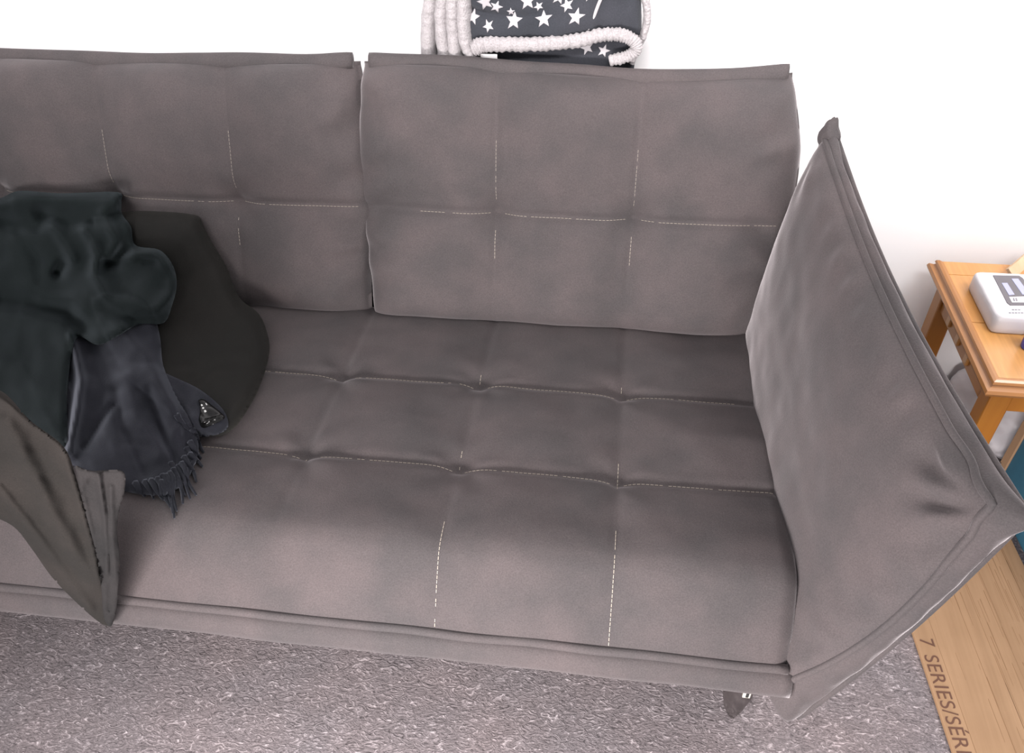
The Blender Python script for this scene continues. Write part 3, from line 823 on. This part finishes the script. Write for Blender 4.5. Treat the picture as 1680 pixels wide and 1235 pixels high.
# blue tub with white dots, at the frame's edge on the table
M_BLUE = mat('blue_plastic', (.03, .05, .42), .25, coat=.4)
c0 = at(1684, 570, z=TZ)
tub = thing('blue_bottle', 'small blue bottle with white dots beside the white pack on the table', 'bottle', (c0.x+.004, c0.y, TZ))
def lathe(name, prof_, m, parent, n=32):
    V = []; F = []
    for (r, z) in prof_:
        for k in range(n): a = 2*math.pi*k/n; V.append((r*math.cos(a), r*math.sin(a), z))
    for i in range(len(prof_)-1):
        for k in range(n): F.append((i*n+k, i*n+(k+1) % n, (i+1)*n+(k+1) % n, (i+1)*n+k))
    F.append(tuple(range(n))[::-1]); F.append(tuple((len(prof_)-1)*n+k for k in range(n)))
    return pyd(name, V, F, m, parent)
lathe('bottle_body', [(.014, 0), (.0165, .002), (.017, .01), (.017, .05), (.015, .056), (.008, .06)], M_BLUE, tub)
lathe('cap', [(.009, .058), (.0095, .06), (.0095, .074), (.008, .076)], M_PACK, tub, 20)
for k in range(5):
    a = 3.75+.3*(k % 3); z = .050-.009*k
    bm = bmesh.new(); bmesh.ops.create_uvsphere(bm, u_segments=8, v_segments=6, radius=.0018)
    for v in bm.verts: v.co = Vector((v.co.x*.5+.017*math.cos(a), v.co.y+.017*math.sin(a), v.co.z+z))
    obj('dot', bm, M_PACK, tub)

# pale wooden ruler-like slat leaning at the upper right
M_PALE = mat('pale_wood', (.78, .55, .33), .5)
tp = tex(M_PALE, scale=20, detail=3, stretch=(1, 1, .2)); base(M_PALE, ramp(M_PALE, tp.outputs['Fac'], [(.3, (.74, .50, .30)), (.7, (.83, .62, .42))]))
pa_, pb_ = at(1650, 447, z=TZ+.004), at(1702, 402, y=.30)
def slat(a, b, wd, th, up):
    t = (b-a).normalized(); sd = t.cross(up).normalized(); nn = sd.cross(t); V = []
    for p in (a, b):
        for (i, j) in ((-1, -1), (1, -1), (1, 1), (-1, 1)): V.append(p+sd*i*wd/2+nn*j*th/2)
    return V, [(0, 1, 2, 3), (4, 7, 6, 5), (0, 4, 5, 1), (1, 5, 6, 2), (2, 6, 7, 3), (3, 7, 4, 0)]
V, F = slat(at(1657, 449, y=.21), at(1712, 402, y=.30), .026, .008, Vector((0, -1, .6)))
sl_ = pyd('wooden_slat', V, F, M_PALE, None, smooth=False); recalc(sl_.data)
tag(sl_, 'pale bare wooden slat leaning behind the white pack on the table', 'slat')

# ------------------------------------------------------------------ under and beside the table
M_BAGW = mat('plastic_white', (.80, .76, .79), .3, coat=.2)
pbag = thing('plastic_bag', 'crumpled white plastic bag standing on the floor under the pine table', 'bag', (1.31, .08, 0))
bm = bmesh.new(); bmesh.ops.create_icosphere(bm, subdivisions=5, radius=1)
for v in bm.verts:
    c = v.co.copy(); n_ = 1+.16*nz(c.x, c.y, c.z, 1.6)+.09*abs(nz(c.x, c.y, c.z, 4))+.03*abs(nz(c.x, c.y, c.z, 11))
    p = c*n_; v.co = Vector((1.285+p.x*.125, .20+p.y*.135, max(.001, .062+p.z*.09)))
obj('bag_body', bm, M_BAGW, pbag)
cpts = [at(1608, 741, y=.0), at(1626, 762, y=-.0), at(1634, 762, y=-.0), at(1646, 758, y=.0)]
V, F = tube_vf([Vector(p) for p in catmull(cpts, 6)], .0013, 6); 
pyd('drawstring', V, F, M_DARK, pbag)

M_TEAL = mat('teal_paint', (.035, .15, .24), .5)
tt_ = tex(M_TEAL, scale=30, detail=3); base(M_TEAL, ramp(M_TEAL, tt_.outputs['Fac'], [(.3, (.036, .135, .205)), (.7, (.042, .155, .235))]))
M_RAW = mat('raw_wood_edge', (.50, .30, .17), .6)
tr = tex(M_RAW, scale=14, detail=3, stretch=(1, 1, .2)); base(M_RAW, ramp(M_RAW, tr.outputs['Fac'], [(.3, (.42, .26, .15)), (.7, (.55, .34, .20))]))
crate = thing('storage_crate', 'teal sided storage crate with bare wood corner post beside the cardboard', 'crate', (1.4, -.3, 0))
box('side_panel', 1.236, 1.25, -.78, -.010, .0, .205, M_TEAL, crate, bev=.001)
box('end_panel', 1.25, 1.47, -.78, -.766, .0, .205, M_TEAL, crate, bev=.001)
box('end_panel', 1.25, 1.47, -.03, -.016, .0, .205, M_TEAL, crate, bev=.001)
box('side_panel', 1.456, 1.47, -.766, -.03, .0, .205, M_TEAL, crate, bev=.001)
box('base_panel', 1.25, 1.456, -.766, -.03, .0, .01, M_TEAL, crate, bev=.001)
box('corner_post', 1.232, 1.25, -.010, .016, .0, .22, M_RAW, crate, bev=.0015)

# cardboard with fluted lines and print
M_CARD = mat('cardboard', (.50, .30, .16), .75)
tcd = tex(M_CARD, scale=6, detail=4); tcl = tex(M_CARD, scale=60, detail=3, rough=.7, stretch=(1, .03, 1))
k1 = ramp(M_CARD, tcd.outputs['Fac'], [(.3, (.38, .225, .118)), (.7, (.43, .26, .142))]); k2 = ramp(M_CARD, tcl.outputs['Fac'], [(.35, (.90, .88, .85)), (.65, (1.04, 1.04, 1.04))])
base(M_CARD, mixc(M_CARD, k1, k2, 1.)); bump(M_CARD, tcl.outputs['Fac'], .001, .3)
M_FLUTE = mat('cardboard_crease', (.26, .13, .055), .8); M_PRINT = mat('print_brown', (.13, .05, .025), .7)
card = thing('cardboard_sheet', 'flat brown corrugated cardboard printed 7 SERIES lying on the carpet', 'cardboard', (1.08, -.6, 0))
CX0, CX1, CZ = .940, 1.236, .010
cs = box('sheet', CX0, CX1, -1.25, -.14, .001, CZ, M_CARD, card, bev=.0008)
# pressed flute lines: many short dark creases, denser to the right
rnd = random.Random(3); CV, CF = [], []
lines = [(.0, .985), (.25, 1.)]
def crease(x, y0, y1, w_):
    k = len(CV); z = CZ+.0002
    for (xx, yy) in ((x-w_, y0), (x+w_, y0), (x+w_*.3, y1), (x-w_*.3, y1)): CV.append((xx, yy, z))
    for (xx, yy) in ((x-w_, y0), (x+w_, y0), (x+w_*.3, y1), (x-w_*.3, y1)): CV.append((xx, yy, z-.0008))
    CF.extend([(k, k+1, k+2, k+3), (k+4, k+7, k+6, k+5), (k, k+4, k+5, k+1), (k+1, k+5, k+6, k+2), (k+2, k+6, k+7, k+3), (k+3, k+7, k+4, k)])
crease(.982, -1.2, -.2, .0006); crease(1.055, -1.2, -.15, .0007); crease(1.088, -1.2, -.15, .0006)
for k in range(120):
    fx = rnd.random()**.6; x = .99+fx*.232; y = rnd.uniform(-1.0, -.16); l = rnd.uniform(.03, .22)*(1 if fx > .4 else .4)
    crease(x, y, y-l, rnd.uniform(.0002, .0006))
tag(pyd('flute_creases', CV, CF, M_FLUTE, card, smooth=False), kind='stuff')
def text(body, loc, rotz, size, m, parent, name='printed_text'):
    cu = bpy.data.curves.new(name, 'FONT'); cu.body = body; cu.size = size; cu.extrude = .0002; cu.space_character = 1.05
    o = bpy.data.objects.new(name, cu); C.objects.link(o)
    dg = bpy.context.evaluated_depsgraph_get(); me = bpy.data.meshes.new_from_object(o.evaluated_get(dg))
    bpy.data.objects.remove(o); me.materials.clear(); x = obj(name, me, m, parent, smooth=False)
    x.location = Vector(loc)-Vector(parent.location); x.rotation_euler = (0, 0, rotz); return x
text('7', (.948, -.452, CZ+.0004), -math.pi/2, .040, M_PRINT, card)
text('SERIES/SÉRIE', (.946, -.490, CZ+.0004), -math.pi/2, .040, M_PRINT, card)

# ------------------------------------------------------------------ parents of drawn-in-world meshes keep world positions
for o in C.objects:
    if o.parent and o.name.split('.')[0] not in ('printed_text', 'bottle_body', 'cap', 'dot'):
        if o.parent.parent is None and o.parent.type == 'EMPTY':
            o.matrix_parent_inverse = Matrix.Translation(-Vector(o.parent.location))

card.rotation_euler.z = math.radians(3.5); card.location.x += .012
crate.rotation_euler.z = math.radians(3.5); crate.location.x += .014
